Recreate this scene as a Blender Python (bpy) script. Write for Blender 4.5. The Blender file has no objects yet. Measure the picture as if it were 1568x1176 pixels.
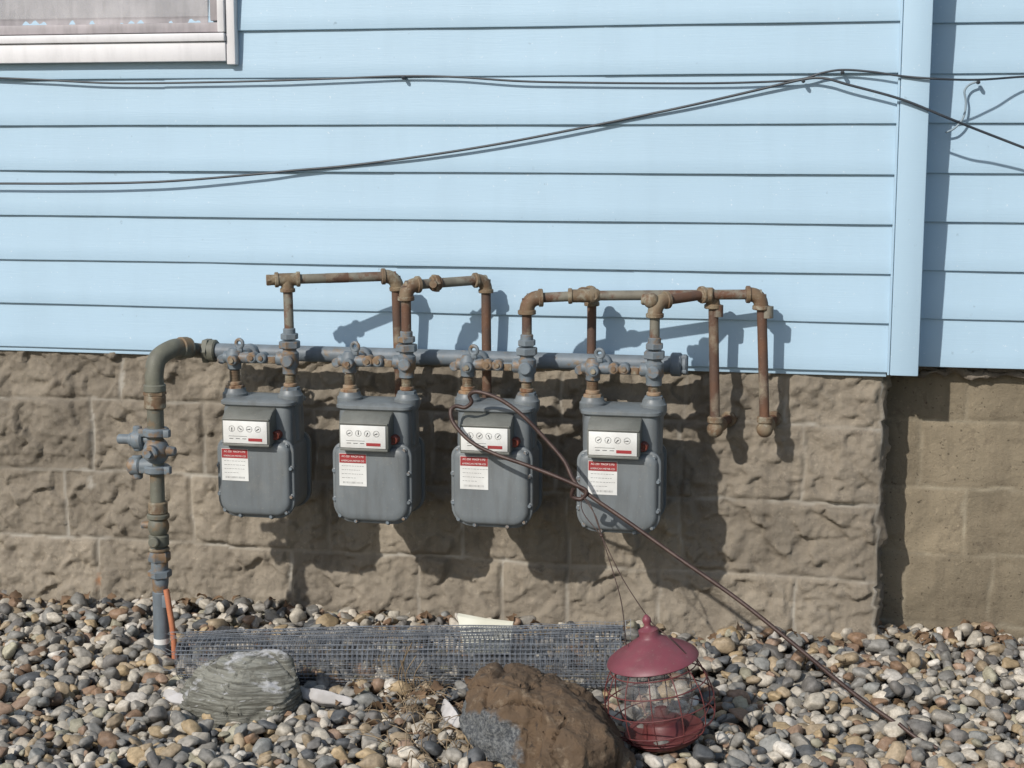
import bpy, bmesh, math, random
import numpy as np
from mathutils import Vector, Matrix, noise
random.seed(7); np.random.seed(7)
rad=math.radians
scene=bpy.context.scene
COL=scene.collection
# ------------------------------------------------------------------ camera
CAM=Vector((0,-4.14,1.336)); PITCH=rad(8.95); YAW=rad(11.8); F=2400.0
cd=bpy.data.cameras.new("camera"); cam=bpy.data.objects.new("camera",cd); COL.objects.link(cam)
cam.location=CAM; cam.rotation_euler=(math.pi/2-PITCH,0,YAW)
cd.sensor_width=36; cd.lens=36*F/1568; cd.clip_end=500; cd.clip_start=0.05
scene.camera=cam
_Fh=Vector((-math.sin(YAW),math.cos(YAW),0)); Zv=Vector((0,0,1))
_F=_Fh*math.cos(PITCH)-Zv*math.sin(PITCH); _R=Vector((math.cos(YAW),math.sin(YAW),0)); _U=_Fh*math.sin(PITCH)+Zv*math.cos(PITCH)
# survey: real-world point on the vertical plane standing d metres in front of the wall
def W(u,v,d):
    r=_F+_R*((u-784)/F)-_U*((v-588)/F)
    return CAM+r*((-d-CAM.y)/r.y)
def G(u,v,z=0.0):
    r=_F+_R*((u-784)/F)-_U*((v-588)/F)
    return CAM+r*((z-CAM.z)/r.z)
# ------------------------------------------------------------------ materials
def newmat(name):
    m=bpy.data.materials.new(name); m.use_nodes=True
    nt=m.node_tree; b=nt.nodes['Principled BSDF']
    return m,nt,b
def N(nt,t,**k):
    n=nt.nodes.new(t)
    for a,v in k.items(): setattr(n,a,v)
    return n
def coords(nt,scale=(1,1,1),rnd=True):
    tc=N(nt,'ShaderNodeTexCoord'); mp=N(nt,'ShaderNodeMapping'); mp.inputs['Scale'].default_value=scale
    nt.links.new(tc.outputs['Object'],mp.inputs['Vector'])
    if rnd:
        oi=N(nt,'ShaderNodeObjectInfo'); mu=N(nt,'ShaderNodeMath',operation='MULTIPLY'); mu.inputs[1].default_value=37.0
        nt.links.new(oi.outputs['Random'],mu.inputs[0]); cb=N(nt,'ShaderNodeCombineXYZ')
        for i in range(3): nt.links.new(mu.outputs[0],cb.inputs[i])
        nt.links.new(cb.outputs[0],mp.inputs['Location'])
    return mp.outputs[0]
def noi(nt,vec,scale,detail=4,rough=.55,dist=0):
    n=N(nt,'ShaderNodeTexNoise'); n.inputs['Scale'].default_value=scale; n.inputs['Detail'].default_value=detail
    n.inputs['Roughness'].default_value=rough; n.inputs['Distortion'].default_value=dist
    nt.links.new(vec,n.inputs['Vector']); return n.outputs['Fac']
def ramp(nt,fac,a,b,ca=(0,0,0,1),cb=(1,1,1,1)):
    r=N(nt,'ShaderNodeValToRGB'); r.color_ramp.elements[0].position=a; r.color_ramp.elements[1].position=b
    r.color_ramp.elements[0].color=ca; r.color_ramp.elements[1].color=cb
    nt.links.new(fac,r.inputs[0]); return r.outputs[0]
def mix(nt,fac,a,b,mode='MIX'):
    m=N(nt,'ShaderNodeMix',data_type='RGBA',blend_type=mode)
    if not isinstance(fac,(int,float)): nt.links.new(fac,m.inputs[0])
    else: m.inputs[0].default_value=fac
    for i,x in ((6,a),(7,b)):
        if isinstance(x,tuple): m.inputs[i].default_value=(*x[:3],1)
        else: nt.links.new(x,m.inputs[i])
    return m.outputs[2]
def mul(nt,x,k):
    m=N(nt,'ShaderNodeMath',operation='MULTIPLY'); nt.links.new(x,m.inputs[0])
    if isinstance(k,(int,float)): m.inputs[1].default_value=k
    else: nt.links.new(k,m.inputs[1])
    return m.outputs[0]
def mad(nt,x,k,c):
    m=N(nt,'ShaderNodeMath',operation='MULTIPLY_ADD'); nt.links.new(x,m.inputs[0]); m.inputs[1].default_value=k
    if isinstance(c,(int,float)): m.inputs[2].default_value=c
    else: nt.links.new(c,m.inputs[2])
    return m.outputs[0]
def bump(nt,b,h,strength,dist=0.002):
    n=N(nt,'ShaderNodeBump'); n.inputs['Strength'].default_value=strength; n.inputs['Distance'].default_value=dist
    nt.links.new(h,n.inputs['Height']); nt.links.new(n.outputs[0],b.inputs['Normal'])
def M(name,c1,c2=None,scale=8,rough=.5,metal=0,bs=.15,bscale=60,lo=.35,hi=.65,third=None,tscale=25,tlo=.55,thi=.65,bd=.002,grime=0):
    m,nt,b=newmat(name); v=coords(nt)
    c2=c2 or tuple(x*.8 for x in c1)
    col=mix(nt,ramp(nt,noi(nt,v,scale,6),lo,hi),c1,c2)
    if third: col=mix(nt,ramp(nt,noi(nt,v,tscale,8,.65),tlo,thi),col,third)
    if grime:
        vg=coords(nt,(1,1,.18)); col=mix(nt,mul(nt,ramp(nt,noi(nt,vg,40,6,.6),.45,.75),grime),col,(.07,.065,.055))
        col=mix(nt,mul(nt,ramp(nt,noi(nt,v,160,3,.6),.62,.72),grime*.8),col,(.30,.27,.22))
    nt.links.new(col,b.inputs['Base Color']); b.inputs['Roughness'].default_value=rough; b.inputs['Metallic'].default_value=metal
    if bs: bump(nt,b,noi(nt,v,bscale,5),bs,bd)
    return m
m_meter=M('meter_grey_paint',(.168,.185,.193),(.138,.154,.162),6,.45,0,.05,300,third=(.21,.215,.205),tscale=9,tlo=.58,thi=.8,grime=.4)
m_meterd=M('meter_hood_paint',(.175,.178,.16),(.125,.128,.112),8,.5,0,.1,200,grime=.35)
m_blue=M('blue_grey_pipe_paint',(.165,.195,.222),(.13,.155,.175),18,.55,0,.2,120,third=(.20,.155,.11),tscale=30,tlo=.58,thi=.68,grime=.35)
m_bluer=M('blue_grey_paint_rusting',(.16,.192,.215),(.13,.152,.17),18,.55,0,.3,140,third=(.21,.135,.075),tscale=22,tlo=.51,thi=.61,grime=.35)
m_pipe=M('weathered_pipe',(.235,.22,.175),(.155,.138,.105),10,.65,0,.3,150,third=(.125,.06,.034),tscale=12,tlo=.49,thi=.57,grime=.4)
m_rust=M('rusted_pipe',(.135,.064,.034),(.085,.050,.036),12,.75,0,.5,160,third=(.25,.21,.15),tscale=9,tlo=.54,thi=.66,grime=.3)
m_fit=M('rusted_fitting',(.22,.17,.105),(.13,.07,.036),22,.7,0,.6,140,third=(.28,.25,.185),tscale=30,tlo=.52,thi=.64,grime=.4)
m_nut=M('bronze_nut',(.31,.19,.105),(.28,.23,.17),30,.6,0,.3,120,third=(.16,.075,.035),tscale=24,tlo=.5,thi=.6,grime=.3)
m_riser=M('riser_paint',(.15,.15,.115),(.105,.10,.078),14,.62,0,.4,100,third=(.19,.125,.065),tscale=14,tlo=.52,thi=.63,grime=.4)
m_white=M('plate_white',(.72,.72,.69),(.62,.61,.58),20,.4,0,0)
m_black=M('print_black',(.03,.03,.03),(.05,.05,.05),20,.5,0,0)
m_red=M('label_red',(.34,.028,.032),(.28,.038,.038),20,.45,0,0)
m_knob=M('red_plug',(.22,.05,.03),(.12,.03,.02),60,.5,0,.2)
m_orange=M('orange_locating_tube',(.52,.20,.10),(.42,.15,.08),20,.5,0,.1)
m_cable=M('black_cable',(.03,.036,.045),(.045,.052,.06),20,.45,0,0)
m_cablew=M('pale_cable',(.26,.33,.38),(.2,.26,.3),20,.5,0,0)
m_hook=M('brown_rod',(.045,.024,.020),(.08,.05,.04),40,.5,.2,.2,200)
m_lred=M('lantern_red_paint',(.20,.052,.068),(.155,.040,.054),10,.5,0,.1,150,third=(.24,.12,.12),tscale=16,tlo=.60,thi=.82,grime=.25)
m_lred2=M('lantern_base_red',(.11,.024,.026),(.15,.046,.042),24,.5,0,.2,150)
m_galv=M('galvanised_wire',(.31,.33,.355),(.20,.21,.225),30,.45,.4,0)
m_paper=M('cream_board',(.70,.69,.58),(.62,.60,.48),10,.7,0,.1,60)
m_frame=M('window_vinyl',(.76,.745,.75),(.68,.665,.675),6,.5,0,.05,80,grime=.12)
m_sash=M('window_sash',(.40,.36,.37),(.31,.285,.295),12,.55,0,.1,80,grime=.3)
m_curt=M('curtain_cloth',(.46,.43,.44),(.30,.28,.29),9,.9,0,.3,30,grime=.25)
m_twig=M('dry_stem',(.28,.21,.13),(.19,.135,.08),20,.8,0,0)
m_leaf=M('dead_leaf',(.18,.11,.058),(.11,.067,.038),30,.8,0,.3)
m_roof=M('roof_shingle',(.08,.08,.085),(.12,.12,.12),12,.9,0,.5,50)
m_foam=M('old_sealant',(.20,.17,.135),(.10,.082,.065),30,.9,0,.9,50,bd=.01)
def siding_mat(name,c):
    m,nt,b=newmat(name); v=coords(nt,(1,1,1),False); vs=coords(nt,(2.2,30,60),False)
    c2=tuple(x*.93 for x in c)
    col=mix(nt,ramp(nt,noi(nt,v,1.6,5,.6),.3,.7),c,c2)
    sp=mix(nt,ramp(nt,noi(nt,v,45,3,.5),.72,.78),col,tuple(x*.72 for x in c))
    vv=coords(nt,(9,9,1.0),False)
    col2=mix(nt,mul(nt,ramp(nt,noi(nt,vv,2.0,4,.6),.48,.78),.15),sp,tuple(x*.72 for x in c))
    col2=mix(nt,mul(nt,ramp(nt,noi(nt,v,120,2,.5),.71,.75),.4),col2,(.72,.76,.8))
    nt.links.new(col2,b.inputs['Base Color']); b.inputs['Roughness'].default_value=.5
    bump(nt,b,noi(nt,vs,6,6,.6),.3,.0012)
    return m
m_sid=siding_mat('blue_vinyl',(.385,.535,.655))
m_post=siding_mat('blue_vinyl_post',(.415,.57,.695))
def stone_mat(name,ca,cb,cm,dark,pit=False):
    m,nt,b=newmat(name); v=coords(nt,(1,1,1),False)
    at=N(nt,'ShaderNodeAttribute'); at.attribute_name='blk'
    sep=N(nt,'ShaderNodeSeparateColor'); nt.links.new(at.outputs['Color'],sep.inputs[0])
    col=mix(nt,ramp(nt,noi(nt,v,5,7,.62,.4),.32,.68),ca,cb)
    col=mix(nt,ramp(nt,noi(nt,v,22,7,.7,.5),.56,.72),col,dark)
    col=mix(nt,mul(nt,ramp(nt,noi(nt,v,60,5,.7),.58,.70),.6),col,tuple(x*1.35 for x in ca))
    vs=coords(nt,(10,10,1.3),False)
    col=mix(nt,mul(nt,ramp(nt,noi(nt,vs,1.6,6,.65),.48,.74),.55),col,tuple(x*.85 for x in dark))
    col=mix(nt,mul(nt,ramp(nt,noi(nt,v,2.6,6,.6,.8),.52,.70),.45),col,dark)
    if pit: col=mix(nt,mul(nt,ramp(nt,noi(nt,v,110,2,.4),.69,.73),.7),col,(.06,.045,.03))
    col=mix(nt,sep.outputs[0],col,cm)
    cb2=N(nt,'ShaderNodeCombineColor')
    for i in range(3): nt.links.new(sep.outputs[1],cb2.inputs[i])
    ml=mix(nt,1.0,col,cb2.outputs[0],'MULTIPLY')
    ru=mix(nt,sep.outputs[2],ml,(.30,.13,.05))
    nt.links.new(ru,b.inputs['Base Color']); b.inputs['Roughness'].default_value=.93
    bump(nt,b,noi(nt,v,80,9,.75),.9,.006)
    return m
m_stone=stone_mat('rock_face_block',(.285,.242,.185),(.225,.192,.148),(.37,.34,.29),(.135,.112,.085))
m_cmu=stone_mat('plain_block',(.27,.222,.152),(.215,.178,.122),(.34,.295,.215),(.15,.12,.083),True)
m_grav,nt,b=newmat('river_gravel')
at=N(nt,'ShaderNodeAttribute'); at.attribute_name='stone'; v=coords(nt,(1,1,1),False)
f=ramp(nt,noi(nt,v,110,5,.65),.3,.72)
c=mix(nt,f,(.62,.60,.57),(1.15,1.12,1.08)); c=mix(nt,1.0,at.outputs['Color'],c,'MULTIPLY')
nt.links.new(c,b.inputs['Base Color']); b.inputs['Roughness'].default_value=.62
bump(nt,b,noi(nt,v,260,4),.25,.0015)
m_soil=M('soil',(.06,.048,.035),(.035,.028,.02),30,.95,0,.8,60,third=(.13,.11,.08),tscale=60,bd=.01)
m_grass_far=M('ground_far',(.10,.095,.05),(.06,.065,.03),3,.95,0,.8,30,bd=.02)
# ------------------------------------------------------------------ geometry helpers
def link(o,parent=None):
    COL.objects.link(o)
    if parent: o.parent=parent
    return o
def group(name,loc):
    e=bpy.data.objects.new(name,None); e.empty_display_size=.1; e.location=loc; COL.objects.link(e); return e
def perp(d):
    d=d.normalized(); a=Vector((0,0,1)) if abs(d.z)<.9 else Vector((1,0,0))
    x=d.cross(a).normalized(); return x,d.cross(x).normalized()
def smooth(pts,n=6):
    P=[Vector(p) for p in pts]; P=[P[0]*2-P[1]]+P+[P[-1]*2-P[-2]]; out=[]
    for i in range(1,len(P)-2):
        for k in range(n):
            t=k/n; a,b_,c_,d_=P[i-1],P[i],P[i+1],P[i+2]
            out.append(.5*((2*b_)+(c_-a)*t+(2*a-5*b_+4*c_-d_)*t*t+(3*b_-a-3*c_+d_)*t**3))
    out.append(P[-2]); return out
class Part:
    def __init__(s,name,mat,parent=None,angle=38,flat=False):
        s.name=name;s.mat=mat;s.parent=parent;s.v=[];s.f=[];s.angle=angle;s.flat=flat
    def add(s,vs,fs):
        o=len(s.v); s.v+= [Vector(p) for p in vs]; s.f+=[[i+o for i in f] for f in fs]
    def loft(s,loops,cap0=True,cap1=True):
        n=len(loops[0]); vs=[p for l in loops for p in l]; fs=[]
        for k in range(len(loops)-1):
            for i in range(n):
                j=(i+1)%n; fs.append([k*n+i,k*n+j,(k+1)*n+j,(k+1)*n+i])
        if cap0: fs.append(list(range(n))[::-1])
        if cap1: fs.append([ (len(loops)-1)*n+i for i in range(n)])
        s.add(vs,fs)
    def lathe(s,o,axis,prof,n=24,cap=True):
        o=Vector(o); ax=Vector(axis).normalized(); x,y=perp(ax); loops=[]
        for h,r in prof:
            loops.append([o+ax*h+(x*math.cos(2*math.pi*i/n)+y*math.sin(2*math.pi*i/n))*r for i in range(n)])
        s.loft(loops,cap,cap)
    def cyl(s,p0,p1,r,r1=None,n=20,bev=0):
        p0=Vector(p0);p1=Vector(p1);L=(p1-p0).length; r1=r if r1 is None else r1
        if L<1e-6:return
        if bev: s.lathe(p0,p1-p0,[(0,r-bev),(bev,r),(L-bev,r1),(L,r1-bev)],n)
        else: s.lathe(p0,p1-p0,[(0,r),(L,r1)],n)
    def sphere(s,c,r,sc=(1,1,1),n=16):
        c=Vector(c); loops=[]
        for k in range(1,n//2):
            a=math.pi*k/(n//2)
            loops.append([c+Vector((math.cos(2*math.pi*i/n)*math.sin(a)*r*sc[0],math.sin(2*math.pi*i/n)*math.sin(a)*r*sc[1],-math.cos(a)*r*sc[2])) for i in range(n)])
        s.loft(loops)
    def tube(s,pts,r,n=8,closed=False):
        P=[Vector(p) for p in pts]; loops=[]; x=None
        for i,p in enumerate(P):
            if closed: d=(P[(i+1)%len(P)]-P[i-1])
            else: d=(P[min(i+1,len(P)-1)]-P[max(i-1,0)])
            d=d.normalized()
            if x is None: x,_=perp(d)
            x=(x-d*x.dot(d)).normalized(); y=d.cross(x)
            rr=r[min(i,len(r)-1)] if isinstance(r,(list,tuple)) else r
            loops.append([p+(x*math.cos(2*math.pi*k/n)+y*math.sin(2*math.pi*k/n))*rr for k in range(n)])
        if closed: loops.append(loops[0]); s.loft(loops,False,False)
        else: s.loft(loops)
    def box(s,c,size,bev=.002,rot=None,seg=2):
        bm=bmesh.new(); bmesh.ops.create_cube(bm,size=1)
        for vv in bm.verts: vv.co=Vector((vv.co.x*size[0],vv.co.y*size[1],vv.co.z*size[2]))
        if bev>0: bmesh.ops.bevel(bm,geom=list(bm.edges),offset=bev,segments=seg,profile=.5,affect='EDGES')
        bm.verts.index_update(); c=Vector(c)
        vs=[(rot@vv.co if rot else vv.co)+c for vv in bm.verts]; fs=[[vv.index for vv in f.verts] for f in bm.faces]
        bm.free(); s.add(vs,fs)
    def torus(s,c,axis,R,r,n=24,m=8):
        ax=Vector(axis).normalized(); x,y=perp(ax); c=Vector(c)
        s.tube([c+(x*math.cos(2*math.pi*i/n)+y*math.sin(2*math.pi*i/n))*R for i in range(n)],r,m,True)
    def build(s,jit=0):
        if not s.v: return None
        me=bpy.data.meshes.new(s.name); org=s.parent.location if s.parent else Vector((0,0,0))
        me.from_pydata([tuple(p-org) for p in s.v],[],s.f)
        bm=bmesh.new(); bm.from_mesh(me); bmesh.ops.recalc_face_normals(bm,faces=bm.faces); bm.to_mesh(me); bm.free()
        me.materials.append(s.mat)
        if not s.flat:
            me.polygons.foreach_set('use_smooth',[True]*len(me.polygons)); me.set_sharp_from_angle(angle=rad(s.angle))
        me.update(); o=bpy.data.objects.new(s.name,me); link(o,s.parent); return o
def elbow(pt,C,a,b_,r):
    C=Vector(C);a=a.normalized();b_=b_.normalized();L=r*2.3
    S=C+a*L;E=C+b_*L
    pts=[S*(1-t)**2+C*2*t*(1-t)+E*t*t for t in [i/8 for i in range(9)]]
    pt.tube(pts,r*1.32,16)
    pt.cyl(S-a*r*.3,S+a*r*.5,r*1.58,n=18,bev=r*.12); pt.cyl(E-b_*r*.3,E+b_*r*.5,r*1.58,n=18,bev=r*.12)
def tee(pt,C,a,br,r):
    C=Vector(C);a=a.normalized();br=br.normalized();L=r*2.2
    pt.cyl(C-a*L,C+a*L,r*1.32,n=18); pt.cyl(C,C+br*L,r*1.32,n=18)
    for d in (a,-a,br): pt.cyl(C+d*(L-r*.4),C+d*(L+r*.4),r*1.58,n=18,bev=r*.12)
def hexnut(pt,c,axis,r,h):
    a=Vector(axis).normalized(); c=Vector(c); pt.lathe(c-a*h/2,a,[(0,r*.9),(h*.12,r),(h*.88,r),(h,r*.9)],6)
# ------------------------------------------------------------------ HOUSE
house=group('blue_siding_house',(0,0,0))
EXP=.1265; ZB=.736
def siding(name,x0,x1,y,ncourse,seams,zb=ZB):
    V=[];Fc=[]
    for k in range(ncourse):
        z=zb+k*EXP; pair=k//2
        cuts=[x0]+sorted(seams.get(pair,[]))+[x1]
        for si in range(len(cuts)-1):
            a,b_=cuts[si],cuts[si+1]+(.02 if si<len(cuts)-2 else 0)
            off=-.0022*(si%2)
            nx=max(2,int((b_-a)/.04)); xs=[a+(b_-a)*i/nx for i in range(nx+1)]
            prof=[(.012,0.0),(-.0025,0.0),(-.0050,.0012),(-.0055,.004),(-.0022,.040),(.001,.075),(.0045,EXP+.003)]
            o=len(V)
            for xx in xs:
                w=.0018*noise.noise(Vector((xx*2.2,k*7.7,y*9)))+.0008*noise.noise(Vector((xx*9,k*3.1,2)))
                dz=.0016*noise.noise(Vector((xx*1.7,k*5.3,9)))
                for (py,pz) in prof: V.append((xx,y+py+off+w,z+pz+(dz if pz<EXP*.5 else 0)))
            m_=len(prof)
            for i in range(nx):
                for j in range(m_-1): Fc.append((o+i*m_+j,o+(i+1)*m_+j,o+(i+1)*m_+j+1,o+i*m_+j+1))
    me=bpy.data.meshes.new(name); me.from_pydata(V,[],Fc); me.materials.append(m_sid)
    me.polygons.foreach_set('use_smooth',[True]*len(me.polygons)); me.set_sharp_from_angle(angle=rad(30)); me.update()
    return link(bpy.data.objects.new(name,me),house)
ps=W(1406,569,.035); XR=ps.x; XL=W(1364,400,.03).x
sx=lambda u,v: W(u,v,.025).x
siding('siding_main',-4.5,XL+.004,-.020,16,{0:[sx(970,440)],1:[sx(603,330)],2:[sx(253,190)],3:[sx(925,80)]})
siding('siding_recess',XR-.02,XR+3.0,.097,16,{1:[XR+1.2],2:[XR+.9]},ZB+.002)
pw=XR-XL
p=Part('corner_post',m_post,house,30)
zt=ZB+16*EXP; z0=ZB-.006
p.box(((XL+XR)/2+.004,-.0335,(z0+zt)/2),(pw-.008,.013,zt-z0),.003)
p.box((XR-.006,.036,(z0+zt)/2),(.012,.124,zt-z0),.003)
p.box((XL+.004,-.0275,(z0+zt)/2),(.006,.015,zt-z0),.002)
p.build()
p=Part('starter_trim',m_post,house); p.box(((-4.5+XL)/2,-.012,ZB-.006),(XL+4.5,.01,.014),.002); p.build()
p=Part('sheathing',m_soil,house)
p.box(((-4.5+XR-.03)/2,.045,(ZB+zt)/2+.02),(XR-.03+4.5,.09,zt-ZB-.04),0)
p.box((XR+1.5,.16,(ZB+zt)/2+.02),(3.1,.08,zt-ZB-.04),0)
p.build()
def facet(X,Z,cell,seed,sharp=18):
    rs=np.random.RandomState(seed); K=64
    jx=rs.rand(K,K);jz=rs.rand(K,K);tx=rs.uniform(-1,1,(K,K));tz=rs.uniform(-1,1,(K,K));of=rs.uniform(-1,1,(K,K))
    gx=np.floor(X/cell).astype(int);gz=np.floor(Z/(cell*.8)).astype(int)
    num=np.zeros_like(X);den=np.zeros_like(X)
    for dx in(-1,0,1):
        for dz in(-1,0,1):
            ix=gx+dx;iz=gz+dz;cx=(ix+jx[ix%K,iz%K])*cell;cz=(iz+jz[ix%K,iz%K])*cell*.8
            px=(X-cx)/cell;pz=(Z-cz)/cell
            w=np.exp(-sharp*(px*px+pz*pz))+1e-14
            h=of[ix%K,iz%K]*.5+tx[ix%K,iz%K]*px+tz[ix%K,iz%K]*pz
            num+=w*h;den+=w
    return num/den
def stonewall(name,s0,s1,zs,joints,y0,mat,amp,res,corner=None,stain=None,bowls=0,mrt=None):
    ns=int((s1-s0)/res);nz=int((zs[-1]-zs[0])/res)
    S,Z=np.meshgrid(np.linspace(s0,s1,ns+1),np.linspace(zs[0],zs[-1],nz+1),indexing='ij')
    Sw=S+.004*np.sin(Z*23)+.004*facet(S,Z,.05,91); Zw=Z+.003*np.sin(S*7.3)+.005*facet(S,Z,.06,92)
    ci=np.clip(np.searchsorted(np.array(zs),Zw)-1,0,len(zs)-2)
    za=np.array(zs)
    dz=np.minimum(Zw-za[ci],za[ci+1]-Zw)
    dx=np.full_like(S,9.); bid=np.zeros_like(S,dtype=int)
    for k in range(len(zs)-1):
        j=np.array(sorted(joints[k])); m=ci==k; ii=np.searchsorted(j,Sw[m])
        lo=j[np.clip(ii-1,0,len(j)-1)];hi=j[np.clip(ii,0,len(j)-1)]
        dx[m]=np.minimum(np.abs(Sw[m]-lo),np.abs(hi-Sw[m])); bid[m]=ii+k*50
    d=np.minimum(dx,dz)
    if corner is not None: dc=np.abs(S-corner)
    mort=1-np.clip((d-.0035)/.0025,0,1)
    edge=np.clip((d-.004)/.014,0,1); edge=edge*(2-edge)
    rs=np.random.RandomState(5); bt=rs.uniform(.82,1.12,600); bo=rs.uniform(-1,1,600)
    fw=S+.02*facet(S,Z,.09,71); fz=Z+.02*facet(S,Z,.09,72)
    h=.004+amp*(.40*edge+edge*(.95*facet(fw,fz,.13,1,44)+.75*facet(fw,fz,.055,2,44)+.28*facet(S,Z,.022,3,30))+.22*bo[bid%600]*edge)
    if bowls:
        rb=np.random.RandomState(17)
        for _ in range(bowls):
            bx=rb.uniform(s0,s1);bz=rb.uniform(-.02,.72);Rx=rb.uniform(.018,.048);Rz=Rx*rb.uniform(.5,1.1); an=rb.uniform(-.8,.8)
            ux=(S-bx)*math.cos(an)+(Z-bz)*math.sin(an);uz=-(S-bx)*math.sin(an)+(Z-bz)*math.cos(an)
            q=np.clip(1-(ux/Rx)**2-(uz/Rz)**2+.5*facet(S,Z,.02,66),0,1)
            h-=edge*.016*q**.55*np.clip(.30+.70*uz/Rz,0.05,1)
    h=h+amp*.07*facet(S,Z,.011,4)
    mf=.002+amp*.06*facet(S,Z,.014,6)
    h=np.where(mort>.5,mf,np.maximum(h,.0005-.004*(bowls>0)))
    if corner is None: P=np.stack([S,y0-h,Z],-1)
    else:
        hc=np.clip(dc/.02,0,1)
        front=S<=corner
        PX=np.where(front,S,corner+h*hc); PY=np.where(front,y0-h*hc,y0+(S-corner)-0)
        PX=PX+np.where(dc<.03,.012*facet(S*0,Z,.05,61,30)*(1-dc/.03),0)
        P=np.stack([PX,PY,Z],-1)
    n2=nz+1
    idx=np.arange((ns+1)*n2).reshape(ns+1,n2)
    q=np.stack([idx[:-1,:-1],idx[1:,:-1],idx[1:,1:],idx[:-1,1:]],-1).reshape(-1,4)
    me=bpy.data.meshes.new(name); me.from_pydata(P.reshape(-1,3).tolist(),[],q.tolist()); me.materials.append(mat)
    ca=me.color_attributes.new('blk','FLOAT_COLOR','POINT')
    mm=mort*(.25+.75*np.clip(facet(S,Z,.09,12)*1.2+.25,0,1))
    if mrt is not None:
        for (a_,b_,w_,h_) in mrt: mm=np.maximum(mm,np.clip(1.6-np.abs((S-a_)/w_)-np.abs((Z-b_)/h_)**3+1.1*facet(S,Z,.015,45),0,1)*.9)
    st=np.zeros_like(S)
    if stain is not None:
        for (a_,b_,c_) in stain: st=np.maximum(st,np.clip(1.2-np.hypot((S-a_)/c_,(Z-b_)/(c_*2))*(1+.5*facet(S,Z,.012,44)),0,1))
    tint=bt[bid%600]*(1+.12*facet(S,Z,.2,21))
    col=np.stack([mm,tint,st*.8,np.ones_like(S)],-1).reshape(-1)
    ca.data.foreach_set('color',col.astype(np.float32))
    me.polygons.foreach_set('use_smooth',[True]*len(me.polygons)); me.update()
    return link(bpy.data.objects.new(name,me),house)
XC=W(1347,780,0).x
w0=lambda u,v: W(u,v,.012).x
zs=[-.24,-.035,.170,.374,.583,.737]
random.seed(3)
def series(st,L=.395): 
    out=[]; x=st
    while x>-4.6: out.append(x); x-=L*random.uniform(.93,1.05)
    return out+[XC,XC+.2,-4.7]
joints=[series(XC-.3),[w0(u,900) for u in(1218,1010,868,768,640,445,250,150,-40,-240)]+[-3.3,-3.7,-4.1,-4.7,XC,XC+.2],
 [w0(u,810) for u in(1042,868,705,500,292,100,-90,-280)]+[-3.2,-3.6,-4.0,-4.7,XC,XC+.2],
 [w0(u,710) for u in(1230,1040,850,660,480,310,140,-50,-250)]+[-3.3,-3.7,-4.1,-4.7,XC,XC+.2],
 [w0(u,600) for u in(1205,1050,860,700,540,365,184,-10,-200)]+[-3.2,-3.6,-4.0,-4.7,XC,XC+.2]]
rs_=w0(148,885)
stonewall('foundation_rock_face',-4.6,XC+.2,zs,joints,0.006,m_stone,.0150,.0056,XC,stain=[(rs_,W(148,890,.01).z,.010)],bowls=170,
  mrt=[(w0(140,680),W(140,660,.01).z,.006,.09),(w0(184,580),W(184,575,.01).z,.006,.05),(w0(136,740),W(136,740,.01).z,.010,.02)])
z2=[-.2,.02,.215,.40,.585,.735]
wr=lambda u,v: W(u,v,-.165).x
jr=[[XC-.1,XC+.1,XC+.5,3.4],[XC-.1,wr(1385,930),wr(1515,930),wr(1515,930)+.4,3.4],[XC-.1,wr(1475,860),wr(1475,860)+.4,3.4],[XC-.1,wr(1405,770),wr(1560,770)+.04,3.4],[XC-.1,wr(1480,680),wr(1480,680)+.4,3.4]]
stonewall('foundation_plain_block',XC-.05,3.3,z2,jr,.165,m_cmu,.0032,.008)
p=Part('sill_sealant',m_foam,house,80)
for off in(0,.012,-.008):
    pts=[];x=XC+.02
    while x<2.9: pts.append(Vector((x,.138+.010*random.uniform(-1,1),ZB-.014+off+.009*random.uniform(-1,1)))); x+=.035
    n_=(len(pts)-1)*3+1; p.tube(smooth(pts,3),[.008*random.uniform(.4,1.5) for _ in range(n_)],7)
p.build()
p=Part('rear_walls',m_sid,house); p.box((-4.45,3.2,1.38),(.1,6.2,2.72),0); p.box((3.25,3.3,1.38),(.1,6.0,2.72),0); p.box((-.6,6.3,1.38),(7.8,.1,2.72),0); p.build()
p=Part('roof',m_roof,house); 
p.loft([[(-4.8,-.35,2.78),(3.6,-.35,2.78),(3.6,3.1,4.3),(-4.8,3.1,4.3)],[(-4.8,-.35,2.86),(3.6,-.35,2.86),(3.6,3.1,4.38),(-4.8,3.1,4.38)]])
p.loft([[(-4.8,3.11,4.3),(3.6,3.11,4.3),(3.6,6.7,2.78),(-4.8,6.7,2.78)],[(-4.8,3.11,4.38),(3.6,3.11,4.38),(3.6,6.7,2.86),(-4.8,6.7,2.86)]])
p.box((-.6,-.15,2.77),(8.3,.4,.015),0)
p.build()
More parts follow.
